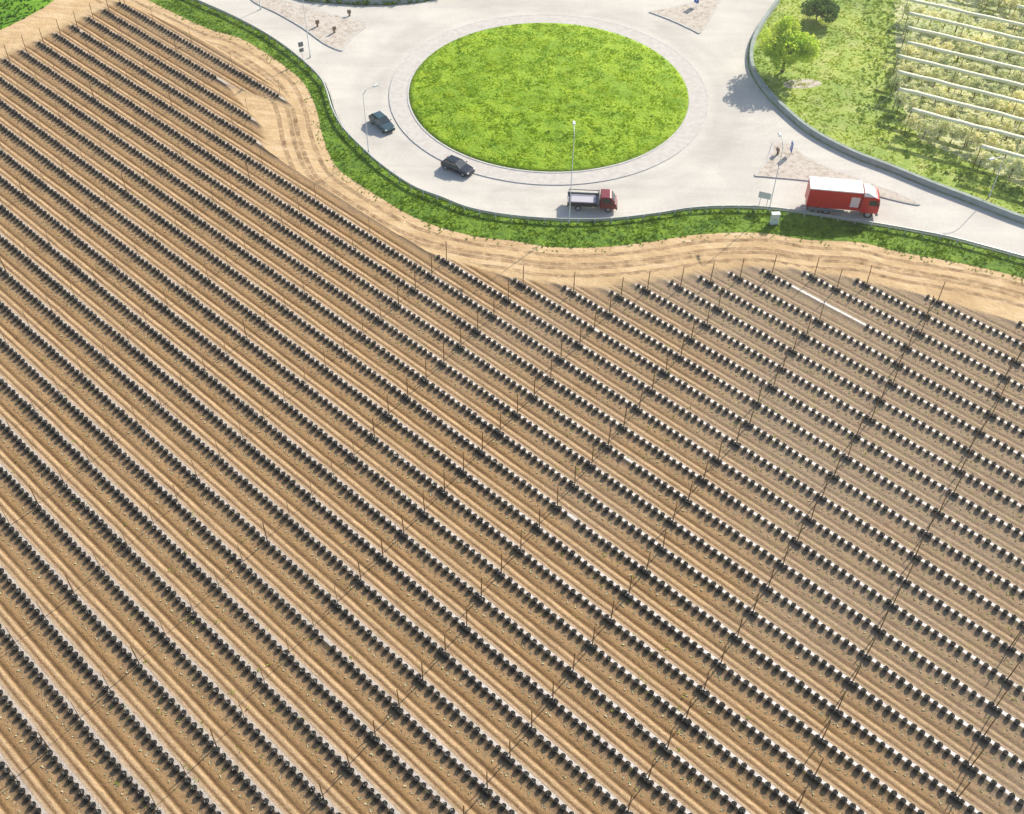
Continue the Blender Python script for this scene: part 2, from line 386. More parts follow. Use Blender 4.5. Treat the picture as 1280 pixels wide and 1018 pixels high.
# island mound
mb=MB(); rings=[]
for j in range(24):
    r=(IR-.14)*(1-j/23.5); n=96; ring=[]
    for i in range(n):
        x,y=r*cos(2*pi*i/n),r*sin(2*pi*i/n)
        z=.16+.85*(1-(r/IR)**2)+.10*noise.noise(Vector((x*.6,y*.6,3)))*min(1,(IR-r)/2)
        ring.append((ICX+x,ICY+y,z))
    rings.append(ring)
rings.insert(0,[(x,y,.02) for x,y,z in rings[0]])
mb.loft(rings,caps=False); mb.add(rings[-1],[tuple(range(96))]); o=mb.build('island_lawn', m_gb, smooth=True); o['kind']='structure'
def zisl(x,y):
    r=math.hypot(x-ICX,y-ICY); return .16+.85*(1-(r/IR)**2)
# verge strip between road and field
Lfield=[(60,-62),(130,-28),(185,0),(225,20),(263,37),(300,48),(335,68),(365,90),(381,106),(395,135),(404,172),(420,208),(450,231),(483,252),(510,268),(546,283),(596,296),(640,301),(690,309),(753,309),(815,302),(866,294),(916,291),(960,292),(1010,300),(1073,303),(1120,314),(1173,324),(1223,334),(1280,348),(1400,382),(1520,416)]
Lf=gp(Lfield)
verge=Lr+list(reversed(Lf))
sheet('verge_ground', verge, .012, m_gvb)
# meadow on the right, orchard ground, field corner
meadow=Rb+gp([(1120,-160),(1500,-160),(1800,100),(1700,430),(1560,380)],sm=1)
sheet('meadow_ground', list(reversed(meadow)), .008, m_gmb)
orch=gp([(1110,-140),(1118,0),(1120,60),(1121,120),(1150,175),(1235,212),(1300,246),(1500,330),(1700,300),(1700,-140)],sm=1)
sheet('orchard_ground', orch, .012, m_go)
sheet('bare_patch', gp([(978,103),(1000,99),(1022,101),(1026,106),(1005,111),(982,110)]), .014, m_dirt)
corner=gp([(-300,150),(-120,92),(-50,60),(0,38),(40,18),(68,0),(110,-40),(160,-100),(-100,-200),(-500,-100)],sm=3)
sheet('crop_ground', corner, .010, m_crop)
north=Tp+gp([(60,-190),(300,-300),(860,-300)],sm=1)
sheet('north_ground', list(north), .010, m_gvb)
# splitter islands
def splitter(name, poly, label):
    P=gp(poly,sm=3); P=P[:-1] if (P[0]-P[-1]).length<.05 else P
    cx=sum((p for p in P),Vector())/len(P)
    sheet(name, P, .024, m_kerb, thick=.13)
    sheet('gravel_bed', [cx+(p-cx)*(1-.35/max(.5,(p-cx).length)) for p in P], .16, m_dirt)
splitter('splitter_island',[(300,-14),(330,-6),(400,14),(440,25),(460,31),(445,45),(431,62),(424,64),(404,55),(378,36),(345,17),(318,4),(300,-14)],'')
splitter('splitter_island',[(811,16),(845,9),(878,-2),(900,-22),(912,-24),(902,0),(890,22),(876,42),(866,39),(840,27),(811,16)],'')
splitter('splitter_island',[(966,178),(985,180),(1004,195),(1040,211),(1085,229),(1128,245),(1150,257),(1128,254),(1085,243),(1040,231),(1000,226),(955,222),(943,219),(958,200),(966,178)],'')
# kerb along the lower road edge
o=ribbon('road_kerb', [p+Vector((0,0,.012)) for p in Lr], [(-.05,0),(-.05,.14),(.22,.14),(.22,0)], m_kerb); o['kind']='structure'

def offset(path, d):
    out=[]
    for i,p in enumerate(path):
        a=path[max(0,i-1)]; b=path[min(len(path)-1,i+1)]; t=(b-a).normalized(); out.append(p+Vector((t.y,-t.x,0))*d)
    return out
# faint wheel tracks in the headland, following the verge
m_trk = mat('worn_track', rough=.95, spec=.1); base(m_trk, ramp(m_trk, noi(m_trk,.6,5,.7), [(.35,(.40,.265,.14)),(.6,(.70,.53,.33))]))
t_=nd(m_trk,'ShaderNodeBsdfTransparent'); x_=nd(m_trk,'ShaderNodeMixShader'); lk(m_trk, ramp(m_trk, noi(m_trk,.8,5,.7), [(.34,g3(0)),(.66,g3(.62))]), x_.inputs[0])
lk(m_trk,t_.outputs[0],x_.inputs[1]); lk(m_trk,m_trk.node_tree.nodes['Principled BSDF'].outputs[0],x_.inputs[2]); lk(m_trk,x_.outputs[0],m_trk.node_tree.nodes['Material Output'].inputs[0])
for off_,z_ in ((1.5,.003),(3.1,.0034),(3.8,.0038),(5.2,.0042)):
    pt=offset(Lf,off_); pt=[p+DV*(.25*noise.noise(p*.08)) for p in pt]
    ribbon('wheel_track',[Vector((p.x,p.y,z_)) for p in pt],[(-.3,0),(.3,0)],m_trk)['kind']='structure'
# ------------------------------------------------------------------ grass (uncountable)
def grass(name, poly, dens, m, h=(.25,.55), wd=(.16,.36), zf=None, label='', clumpy=.5, z0=.0, seed=0):
    xs=[p.x for p in poly]; ys=[p.y for p in poly]; x0,x1,y0,y1=min(xs),max(xs),min(ys),max(ys)
    mb=MB(); n=int((x1-x0)*(y1-y0)*dens); v=mb.v; f=mb.f
    for i in range(n):
        x=x0+(x1-x0)*rnd(); y=y0+(y1-y0)*rnd()
        q=pix(Vector((x,y,0)))
        if q[0]<-60 or q[0]>1340 or q[1]<-30: continue
        if noise.noise(Vector((x*.45,y*.45,seed)))*.9+.5 < clumpy*rnd(): continue
        if not inpoly(x,y,poly): continue
        z=zf(x,y) if zf else z0
        s=.6+.8*max(0,noise.noise(Vector((x*.7,y*.7,seed+5)))+.5)
        for j in range(4):
            a=rnd()*2*pi; hh=(h[0]+(h[1]-h[0])*rnd())*s; ww=(wd[0]+(wd[1]-wd[0])*rnd())*.5; lean=hh*(.3+.9*rnd())
            dx,dy=cos(a),sin(a); bx,by=x+dx*.08,y+dy*.08; b=len(v)
            v += [(bx-dy*ww,by+dx*ww,z-.05),(bx+dy*ww,by-dx*ww,z-.05),(bx+dx*lean*.6+dy*ww*.8,by+dy*lean*.6-dx*ww*.8,z+hh*.75),(bx+dx*lean,by+dy*lean,z+hh)]
            v.append((bx+dx*lean*.6-dy*ww*.8,by+dy*lean*.6+dx*ww*.8,z+hh*.75)); f.append((b,b+1,b+2,b+3,b+4)); mb.mi.append(0)
    o=mb.build(name,m); tag(o,label,'grass',kind='stuff'); return o
grass('grass', circle(IR-.3), 14, m_gi, (.02,.09), (.10,.28), zisl, 'bright green grass filling the round central island', .55, seed=1)
grass('grass', verge, 16, m_gv, (.04,.16), (.10,.24), None, 'darker green grass on the curved verge between road and field', .9, seed=2)
lf_out=[p+Vector((0,0,0)) for p in offset(Lf,1.1)]; lf_in=offset(Lf,-.3)
grass('grass', lf_in+list(reversed(lf_out)), 5, m_gv, (.04,.14), (.08,.2), None, 'ragged tufts of grass thinning out from the verge into the bare soil', 1.6, seed=21)
grass('grass', meadow, 9.0, m_gm, (.03,.11), (.16,.36), None, 'yellow green meadow grass around the tree right of the junction', .9, seed=3)
grass('grass', corner, 3.0, m_crop, (.10,.22), (.15,.4), None, 'bright green crop in the top left corner beyond the sandy track', .3, seed=4)
grass('grass', list(north), 5.0, m_gv, (.3,.8), (.2,.45), None, 'dark grass behind the barrier at the top edge', .3, seed=6)
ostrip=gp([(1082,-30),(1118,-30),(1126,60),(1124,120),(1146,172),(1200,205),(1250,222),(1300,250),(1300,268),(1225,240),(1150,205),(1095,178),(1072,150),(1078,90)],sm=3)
m_gd = leafmat('orchard_shade_grass', (.13,.24,.05),(.19,.33,.06),(.28,.40,.09), .5, .15,.45)  # shade of the orchard edge painted into the grass colour
grass('grass', ostrip, 5.5, m_gd, (.05,.18), (.2,.45), None, 'taller grass along the edge of the pale orchard, coloured darker to stand for its shade', 1.2, seed=11)
# sparse weeds along the soil edge
vedge=[]
mb=MB()
# weeds scattered in the field
for i in range(2600):
    k=-13+rnd()*34; u=-150+rnd()*165
    if fade(u,k)<.9: continue
    fr_=k-math.floor(k)
    if .5<fr_<.78 and rnd()<.85: continue
    p=ruk(u,k); q=pix(p)
    if not(-20<q[0]<1300 and -5<q[1]<1040): continue
    if noise.noise(Vector((p.x*.06,p.y*.06,9)))+ (.25 if (p.x>10 and p.y>70) else -.02) < rnd()*.6-.1: continue
    for j in range(3):
        a=rnd()*2*pi; r=.06+.09*rnd(); x,y=p.x+(rnd()-.5)*.4,p.y+(rnd()-.5)*.4; dx,dy=cos(a)*r,sin(a)*r
        mb.add([(x,y,.08),(x+dx-dy*.5,y+dy+dx*.5,.20),(x+dx*1.8,y+dy*1.8,.17+.1*rnd()),(x+dx+dy*.5,y+dy-dx*.5,.20)],[(0,1,2,3)])
tag(mb.build('weeds', m_gm),'low green weeds scattered between the planted rows','weeds',kind='stuff')

# ------------------------------------------------------------------ barriers
def barrier(name, path, label, side, h=.78, rail=False):
    root=empty(name, path[len(path)//2]); root.location.z=0
    inv=Vector(root.location)
    path=[p-inv for p in path]
    tag(root,label,'crash barrier' if not rail else 'guard rail')
    if rail:
        # W-section beam with a flat top lip
        ribbon('beam',[p+Vector((0,0,.0)) for p in path],[(side*.0,.42),(side*.07,.50),(side*.02,.58),(side*.07,.66),(side*.0,.74),(side*-.07,.74),(side*-.02,.42)],m_galv,root)
        sp_=2.4
        L=sum((b-a).length for a,b in zip(path,path[1:])); sp_=max(2.0,L/98)
        for p,d in along(path,sp_):
            MB().box(-.06,.06,-.06,.06,-.05,.70).build('post',m_galv2,root,loc=p-Vector((d.y,-d.x,0))*side*.14,rz=math.atan2(d.y,d.x))
    else:
        ribbon('wall',[p for p in path],[(-.26,0),(-.14,h-.1),(.14,h-.1),(.26,0)],m_wall,root)
        ribbon('coping',[p for p in path],[(-.24,h-.098),(-.24,h),(.24,h),(.24,h-.098)],m_cop,root)
    return root
barrier('guard_rail', offset(Lr[8:],.55), 'long thin metal guard rail following the grass verge along the lower road edge', -1, rail=True)
barrier('crash_barrier', offset(Rb[:-12],.45), 'dark grey crash barrier curving between the right hand road and the meadow', 1)
barrier('crash_barrier', offset(Tp[12:-5],.5), 'dark crash barrier at the top edge above the left junction arm', 1)

# ------------------------------------------------------------------ planted pots
def ring(r,z,n=10,ph=0): return [(r*cos(2*pi*i/n+ph),r*sin(2*pi*i/n+ph),z) for i in range(n)]
def pot_parts(seed):
    rs=random.Random(seed)
    a=MB().loft([ring(.19,0),ring(.225,.19),ring(.24,.205),ring(.24,.24),ring(.22,.24),ring(.215,.19)],caps=False)
    a.add(ring(.19,0),[tuple(range(9,-1,-1))])
    c=MB().loft([ring(.217,.20),ring(.15,.215),ring(.09,.225),ring(.02,.23)],caps=False); c.add(ring(.02,.23),[tuple(range(10))])
    p=MB()
    for j in range(6):
        an=j*1.05+rs.random()*.8; l=.06+.17*rs.random(); d=Vector((cos(an)*.8,sin(an)*.8,1)).normalized()
        b=Vector((cos(an)*.03,sin(an)*.03,.21)); e=b+d*l; p.tube(b,e,.014,.006,4,False,0)
        for q in range(6):
            t=.25+.75*rs.random(); s=b+(e-b)*t; an2=rs.random()*6.28; L=.08+.06*rs.random()
            dx,dy=cos(an2)*L,sin(an2)*L
            p.add([s,(s.x+dx*.5-dy*.3,s.y+dy*.5+dx*.3,s.z+.03),(s.x+dx,s.y+dy,s.z+.02),(s.x+dx*.5+dy*.3,s.y+dy*.5-dx*.3,s.z+.03)],[(0,1,2,3)],1)
    return a,c,p
protos=[pot_parts(s) for s in range(6)]
pmesh=[(a.mesh('pot',True),c.mesh('potting_soil',True),p.mesh('shrub')) for a,c,p in protos]
for a,c,p in pmesh: a.materials.append(m_pot); c.materials.append(m_cov); p.materials.append(m_twig); p.materials.append(m_pleaf)
postpos=[]
def posts_for(k):
    out=[]
    for a,b in segs(k):
        if k==-9 and a>-35: pass
        else: out.append((a+.75*2-.375,True))
        n=-14
        while n<3:
            u=-20.9+.5*k+10.05*n
            if a+4.5<u<b-.5: out.append((a+.75*round((u-a)/.75)-.375,False))
            n+=1
    return out
spots=[]
for k in range(-14,27):
    pk=posts_for(k) if k>-14 else []
    vis=[]
    for u,e in pk:
        p=ruk(u,k)+DV*.16; q=pix(p+Vector((0,0,1.5)))
        if p.y>20 and -15<q[0]<1300 and -20<q[1]<1050: postpos.append((p,e,u,k))
    for a,b in (segs(k) if k>-14 else []):
        n=int((b-a)/.75); du=0
        for pu,_ in pk:
            if a<pu<b and ruk(pu,k).x>-16:
                p=ruk(pu+.05*rnd(),k,.165)-DV*.07; q=pix(p)
                if p.y>20 and -130<q[0]<1410 and -40<q[1]<1150: spots.append((q[2] if (4<q[0]<1276 and q[1]<1010) else 999+q[2],p,rnd()*6.28,int(rnd()*6),.85))
        for i in range(n):
            u=a+i*.75+(rnd()-.5)*.06
            if rnd()<.0012: continue
            p=ruk(u,k+(rnd()-.5)*.03, .165)
            if p.y<20: continue
            q=pix(p)
            if -130<q[0]<1410 and -40<q[1]<1150:
                spots.append((q[2] if (4<q[0]<1276 and q[1]<1010) else 999+q[2],p,rnd()*6.28,int(rnd()*6),.88+.24*rnd()))
spots.sort(key=lambda s:s[0])
src={}
for i,(d,p,rz,v,s) in enumerate(spots[:300]):
    r=empty('potted_shrub', p, rz); r.scale=(s,s,s)
    tag(r,'black plant pot with a small dark shrub, in the rows nearest the bottom edge','plant pot','plant pots set out in rows')
    for nm,me in zip(('pot','potting_soil','shrub'),pmesh[v]):
        c=bpy.data.objects.new(nm,me); C.objects.link(c); c.parent=r
# all the farther pots of the same kind
mb=MB(); V=mb.v; F=mb.f; MI=mb.mi
for d,p,rz,v,s in spots[300:]:
    c_,s_=cos(rz)*s,sin(rz)*s
    for part,off in zip(protos[v],(0,1,2)):
        b=len(V)
        V += [(p.x+x*c_-y*s_, p.y+x*s_+y*c_, p.z+z*s) for x,y,z in part.v]
        F += [tuple(b+i for i in f) for f in part.f]
        MI += [off+m_ for m_ in part.mi]
me=mb.mesh('potted_shrubs'); o=link('potted_shrubs',me,[m_pot,m_cov,m_twig,m_pleaf])
me.polygons.foreach_set('use_smooth',[i<2 for i in MI])
tag(o,'thousands of black plant pots with dark shrubs in long diagonal rows over the field','plant pots',kind='stuff')

# pale dry tufts in a loose line on the shaded side of every row
m_dry = mat('dry_tuft', rough=.9); base(m_dry, ramp(m_dry, noi(m_dry,1.3,3), [(.35,(.34,.32,.17)),(.5,(.45,.37,.23)),(.65,(.40,.39,.22))]))
mb=MB()
for d,p,rz,v,s in spots:
    if rnd()<.05: continue
    b=p-DV*(.88+.16*rnd())+DU*(.37+.1*(rnd()-.5)); r=.09+.07*rnd()
    for j in range(3):
        a=rnd()*6.28; dx,dy=cos(a)*r,sin(a)*r; x,y=b.x+(rnd()-.5)*.12,b.y+(rnd()-.5)*.12
        mb.add([(x-dx*.2,y-dy*.2,.06),(x+dx*.4-dy*.6,y+dy*.4+dx*.6,.15),(x+dx*1.3,y+dy*1.3,.13+.06*rnd()),(x+dx*.4+dy*.6,y+dy*.4-dx*.6,.15)],[(0,1,2,3)])
tag(mb.build('dry_tufts', m_dry),'pale dry tufts scattered in loose lines beside the rows of pots','dry tufts',kind='stuff')
# trellis posts
mb=MB()
mb.loft([ring(.052,0,7),ring(.05,1.5,7,.1),ring(.045,3.05,7,.2),ring(.03,3.1,7,.2)]); pm=mb.mesh('trellis_post',True); pm.materials.append(m_wood)
mb=MB(); mb.loft([ring(.034,0,6),ring(.032,1.5,6,.1),ring(.03,2.95,6,.2),ring(.02,3.0,6,.2)]); pm2=mb.mesh('trellis_post',True); pm2.materials.append(m_wood2)
for p,e,u,k in postpos:
    o=bpy.data.objects.new('trellis_post',pm2 if (p.x<-14 and rnd()>.07 and not e) else pm); C.objects.link(o); o.location=p+Vector((0,0,.0)); 
    o.rotation_euler=((rnd()-.5)*.05,(rnd()-.5)*.05,rnd()*6)
    if e:
        if u<-100: tag(o,'thin brown wooden post at the far upper left head of a planted row','post','end posts along the upper left edge of the field')
        else: tag(o,'thin brown wooden post at the head of a planted row beside the sandy headland','post','end posts along the headland')
    else: tag(o,'thin brown wooden post standing between pots inside a planted row','post','posts standing inside the planted rows')

# ------------------------------------------------------------------ trees
def crown_mesh(name, blobs, n, size, seed, mats=1, frac=0):
    rs=random.Random(seed); mb=MB()
    W=[b[3]**2 for b in blobs]; T=sum(W)
    for i in range(n):
        r=rs.random()*T; j=0
        while r>W[j]: r-=W[j]; j+=1
        x,y,z,R_=blobs[j]
        d=Vector((rs.gauss(0,1),rs.gauss(0,1),rs.gauss(0,1))).normalized()
        rr=R_*(.55+.5*rs.random()**.6)
        if noise.noise(Vector((x,y,z))+d*R_*1.3)<-.22: continue
        c=Vector((x,y,z))+Vector((d.x*rr,d.y*rr,d.z*rr*.85)); s=size*(.6+.8*rs.random())
        a=Vector((rs.gauss(0,1),rs.gauss(0,1),rs.gauss(0,.6))).normalized(); b=a.orthogonal().normalized(); 
        b=(Matrix.Rotation(rs.random()*6.28,3,a)@b)
        mi=1 if rs.random()<frac else 0
        mb.add([c-a*s,c+b*s*.45,c+a*s,c-b*s*.45],[(0,1,2,3)],mi)
    return mb
def trunk_mb(h, r, limbs, seed):
    rs=random.Random(seed); mb=MB(); pts=[Vector((0,0,-.1))]
    for i in range(4): pts.append(Vector(((rs.random()-.5)*.25*i*r*2,(rs.random()-.5)*.25*i*r*2,h*(i+1)/4)))
    for i in range(4): mb.tube(pts[i],pts[i+1],r*(1-.18*i),r*(1-.18*(i+1)),8,False)
    for (x,y,z,R_) in limbs:
        b=pts[2]+(pts[3]-pts[2])*rs.random(); e=Vector((x,y,z)); mid=(b+e)/2+Vector((0,0,.12*(e-b).length))
        mb.tube(b,mid,r*.45,r*.28,6,False); mb.tube(mid,e,r*.28,r*.08,6,False)
    return mb
def tree(name, loc, label, h, blobs, n, size, m, seed, tr):
    r=empty(name, loc); tag(r,label,'tree')
    trunk_mb(h, tr, blobs, seed).build('trunk', m_bark, r, smooth=True)
    crown_mesh('crown', blobs, n, size, seed).build('crown', m, r)
    return r
def blobset(seed, n, R0, zc, zr, r=(1.2,2.0)):
    rs=random.Random(seed); out=[]
    for i in range(n):
        a=rs.random()*6.28; q=R0*math.sqrt(rs.random()); z=zc+(rs.random()*2-1)*zr*math.sqrt(max(.1,1-(q/R0)**2*.8))
        out.append((q*cos(a),q*sin(a),z,r[0]+(r[1]-r[0])*rs.random()))
    return out
p=at(978,90); tree('broadleaf_tree', p, 'rounded yellow green spring tree by the road bend right of the roundabout', 3.6, blobset(3,24,3.1,4.4,2.3,(1.1,1.7)), 16000, .19, m_tl1, 5, .26)
p=at(1062,-34); tree('broadleaf_tree', p, 'tree at the top edge beyond the meadow, mostly known by its shadow', 3.2, blobset(8,14,2.6,4.8,1.8,(1.1,1.7)), 6000, .22, m_tl2, 9, .22)
p=at(1103,-40); tree('broadleaf_tree', p, 'tree standing beyond the top edge near the orchard corner', 3.2, blobset(18,14,2.4,4.4,1.6,(1.1,1.6)), 5000, .22, m_tl2, 19, .22)

p=at(1020,26); tree('dark_bush', p, 'dark blue green bush at the top edge right behind the yellow green tree', 1.2, blobset(31,14,2.3,2.3,1.0,(.9,1.4)), 7000, .18, m_tl2, 33, .12)
# orchard
OD=Vector((cos(R(-26.5)),sin(R(-26.5)),0)); ON=Vector((sin(R(26.5)),cos(R(26.5)),0))
ostart={0:-.5,1:-10.3,2:-13,3:-14.3,4:-15.2,5:-15,6:-16,7:-16.8,8:-18,9:-3,10:-8,11:-12}
protot=[]
for s in range(4):
    bl=blobset(40+s,7,.75,1.75,.65,(.42,.7))
    tm=trunk_mb(1.5,.07,bl,s).mesh('trunk',True); tm.materials.append(m_bark)
    cm=crown_mesh('crown',bl,950,.12,s,2,.55).mesh('crown'); cm.materials.append(m_ol); cm.materials.append(m_bl)
    protot.append((tm,cm))
cnt=0
for mrow in range(0,12):
    nn=132.6+4.4*mrow+(0 if mrow<9 else 1.2)
    u0=ostart[mrow]
    p0=OD*u0+ON*nn; L=46
    root=empty('net_trellis', p0, R(-26.5))
    tag(root,'row of orchard poles carrying a rolled cream net, '+['lowest and shortest one by the road','second from the road','third from the road','fourth from the road','fifth from the road','sixth from the road','seventh from the road','eighth from the road','ninth from the road','tenth, near the top right corner','eleventh, at the top right corner','farthest, outside the top edge'][mrow],'trellis','net trellises over the orchard rows')
    pts=[Vector((i*1.0,(noise.noise(Vector((i*.35,mrow*3.7,0)))*.12),3.3+noise.noise(Vector((i*.3,mrow*3.7,7)))*.10)) for i in range(L)]
    mb=MB(); rr=[]
    for i,q in enumerate(pts):
        w_=.35+.07*noise.noise(Vector((i*1.3,mrow*3,2))); rr.append([(q.x,q.y+w_*cos(a)*1.0,q.z+w_*.6*sin(a)) for a in [2*pi*j/8 for j in range(8)]])
    mb.loft(rr); mb.build('rolled_net',m_net,root,smooth=True)
    for i in range(0,L,8):
        MB().tube((i,0,-.05),(i,0,3.25),.06,.05,6).build('pole',m_wood,root)
    # slanting anchor at the row head
    MB().tube((-2.2,0,0),(0,0,3.2),.03,.03,5).build('anchor_stay',m_net,root)
    u=.6
    while u<L-1:
        loc=p0+OD*u+Vector(((rnd()-.5)*.2,(rnd()-.5)*.2,0)); q=pix(loc+Vector((0,0,1.5)))
        if -10<q[0]<1300 and -25<q[1]<1030 and cnt<298:
            v=int(rnd()*4); r=empty('fruit_tree',loc,rnd()*6.28); s=.9+.35*rnd(); r.scale=(s,s,s*.95)
            tag(r,'small blossoming fruit tree in a pale orchard row at the upper right','fruit tree','fruit trees in the orchard rows')
            for nm,me in zip(('trunk','crown'),protot[v]):
                c=bpy.data.objects.new(nm,me); C.objects.link(c); c.parent=r
            cnt+=1
        u+=1.7+.25*rnd()

# ------------------------------------------------------------------ vehicles (x forward)
def wheel(parent, x, y, r, wd):
    t=MB(); n=20; rings=[]
    for oy,rr in ((-wd/2,r*.62),(-wd/2,r*.93),(-wd*.36,r),(wd*.36,r),(wd/2,r*.93),(wd/2,r*.62)):
        rings.append([(x+rr*cos(2*pi*i/n),y+oy,r+rr*sin(2*pi*i/n)) for i in range(n)])
    rings.append(rings[0]); t.loft(rings,caps=False)
    e=empty('wheel',(0,0,0)); e.parent=parent
    t.build('tyre',m_tyre,e,smooth=True)
    MB().tube((x,y-wd*.42,r),(x,y+wd*.42,r),r*.62,r*.62,16).build('rim',m_rimw,e)
def section(x, w2, z0, z1, tuck=.08, n=3):
    return [(x,-w2+tuck,z0),(x,-w2,z0+(z1-z0)*.35),(x,-w2,z0+(z1-z0)*.7),(x,-w2+tuck*1.2,z1),(x,w2-tuck*1.2,z1),(x,w2,z0+(z1-z0)*.7),(x,w2,z0+(z1-z0)*.35),(x,w2-tuck,z0)]
def car(loc, rz, paint, label, L=4.4, hatch=True):
    r=empty('car',loc,rz); tag(r,label,'car')
    h=L/2
    S=[(-h,.72,.42,.78),(-h+.12,.84,.26,.92),(-h+.7,.88,.22,.96),(-.4,.89,.20,.95),(h-1.5,.89,.20,.93),(h-1.1,.88,.21,.88),(h-.35,.84,.24,.76),(h-.1,.76,.30,.68),(h,.66,.40,.60)]
    b=MB().loft([section(*s) for s in S]); b.build('body',paint,r,smooth=False,bevel=.03)
    # greenhouse: glass cabin with painted roof and pillars
    def cab(x,w2,z): return (x,-w2,z),(x,w2,z)
    lo=[(-h+.35,.76),(h-1.35,.76)]; top=[(-h+.75,.60),(h-2.05,.60)]
    zb,zt=.93,1.42
    g=MB(); x0,x1,x2,x3=-h+.28,-h+.78,h-2.05,h-1.28
    g.add([(x0,-.76,zb),(x3,-.76,zb),(x3,.76,zb),(x0,.76,zb),(x1,-.61,zt),(x2,-.61,zt),(x2,.61,zt),(x1,.61,zt)],[(4,5,6,7),(0,1,5,4),(1,2,6,5),(2,3,7,6),(3,0,4,7)])
    g.build('windows',m_glass,r,bevel=.02)
    MB().box(x1-.04,x2+.04,-.63,.63,zt-.01,zt+.05,tx=.08,ty=.06).build('roof',paint,r,bevel=.02)
    for s in (-1,1):
        for (xa,xb) in ((x0,x1),(x3,x2)):
            MB().tube((xa,s*.765,zb-.02),(xb,s*.62,zt+.01),.045,.04,6).build('pillar',paint,r)
        xm=(x1+x2)/2; MB().tube((xm,s*.775,zb-.02),(xm,s*.625,zt),.04,.035,6).build('pillar',m_black,r)
        MB().box(h-1.55,h-1.38,s*.98-.07,s*.98+.07,.92,1.04).build('mirror',paint,r,bevel=.02)
        MB().box(h-.26,h-.04,s*.62-.14,s*.62+.12,.56,.70,tx=.03).build('headlight',m_lightc,r,bevel=.02)
        MB().box(-h-.01,-h+.12,s*.66-.12,s*.66+.12,.68,.84).build('tail_light',m_tail,r,bevel=.01)
    MB().box(-h-.06,-h+.1,-.7,.7,.30,.50).build('bumper',m_black,r,bevel=.03)
    MB().box(h-.08,h+.05,-.62,.62,.28,.46).build('bumper',m_black,r,bevel=.03)
    for x in (-h+.82,h-.82):
        for s in (-1,1): wheel(r,x,s*.80,.32,.2)
    return r
Z=.024
def on(px,py,z=Z): p=at(px,py,z); return p
car(on(478,158), R(-52), m_c1, 'teal blue car with pale windows on the left side of the roundabout', 4.3)
car(on(572.5,213), R(-33), m_c2, 'dark navy car at the lower left of the round central island', 4.3)

def truck_small():
    r=empty('dropside_truck',on(740,259),R(-3)); tag(r,'small dropside truck with maroon cab and white load bed below the island','truck')
    # chassis
    MB().box(-2.9,2.7,-.42,.42,.45,.68).build('chassis',m_black,r,bevel=.02)
    # load bed: floor, boards and load
    bed=MB().box(-3.0,.75,-1.05,1.05,.80,.92); bed.build('load_floor',m_load,r)
    for s in (-1,1):
        MB().box(-3.0,.75,s*1.08-.03,s*1.08+.03,.82,1.32).build('side_board',m_black if s<0 else m_signb,r,bevel=.01)
    MB().box(-3.06,-3.0,-1.1,1.1,.82,1.32).build('tail_board',m_signb,r,bevel=.01)
    MB().box(.76,.84,-1.08,1.08,.82,1.95).build('headboard',m_signb,r,bevel=.01)
    for x in (-2.9,.68):
        for s in (-1,1): MB().box(x-.04,x+.04,s*1.12-.04,s*1.12+.04,.80,1.75).build('stake',m_signb,r)
    MB().box(-2.95,.68,1.09,1.15,1.62,1.72).build('rack_rail',m_signb,r)
    MB().box(-2.7,.45,-.85,.85,.921,1.22,tx=.08,ty=.08).build('load_cover',m_load,r,bevel=.05)
    # cab
    P=[(.9,.55),(2.75,.55),(2.95,.62),(2.95,1.15),(2.72,1.30),(2.25,2.05),(2.05,2.12),(.95,2.12)]
    n=len(P); c=MB()
    c.add([(x,-1.0+(.10 if z>1.4 else 0),z) for x,z in P]+[(x,1.0-(.10 if z>1.4 else 0),z) for x,z in P],[tuple(range(n)),tuple(range(2*n-1,n-1,-1))]+[(i,n+i,n+(i+1)%n,(i+1)%n) for i in range(n)])
    o=c.build('cab',m_dred,r,bevel=.05)
    MB().add([(2.735,-.82,1.34),(2.735,.82,1.34),(2.30,.74,2.0),(2.30,-.74,2.0),(2.76,-.82,1.35),(2.76,.82,1.35),(2.33,.74,2.01),(2.33,-.74,2.01)],[(4,5,6,7),(0,3,2,1),(0,1,5,4),(2,3,7,6),(1,2,6,5),(3,0,4,7)]).build('windscreen',m_glass,r)
    for s in (-1,1):
        MB().box(1.25,2.15,min(s*.90,s*.985),max(s*.90,s*.985),1.35,1.9,tx=.05).build('side_window',m_glass,r)
        MB().box(2.86,2.98,s*.75-.14,s*.75+.14,.78,.95).build('headlight',m_lightc,r,bevel=.02)
        MB().box(2.35,2.5,s*1.15-.08,s*1.15+.08,1.3,1.6).build('mirror',m_black,r,bevel=.02)
        MB().box(-3.08,-3.0,s*.9-.12,s*.9+.12,.62,.76).build('tail_light',m_tail,r)
    MB().box(2.88,3.05,-.95,.95,.42,.62).build('bumper',m_black,r,bevel=.03)
    for x in (-1.7,1.95):
        for s in (-1,1): wheel(r,x,s*.86,.38,.26)
truck_small()
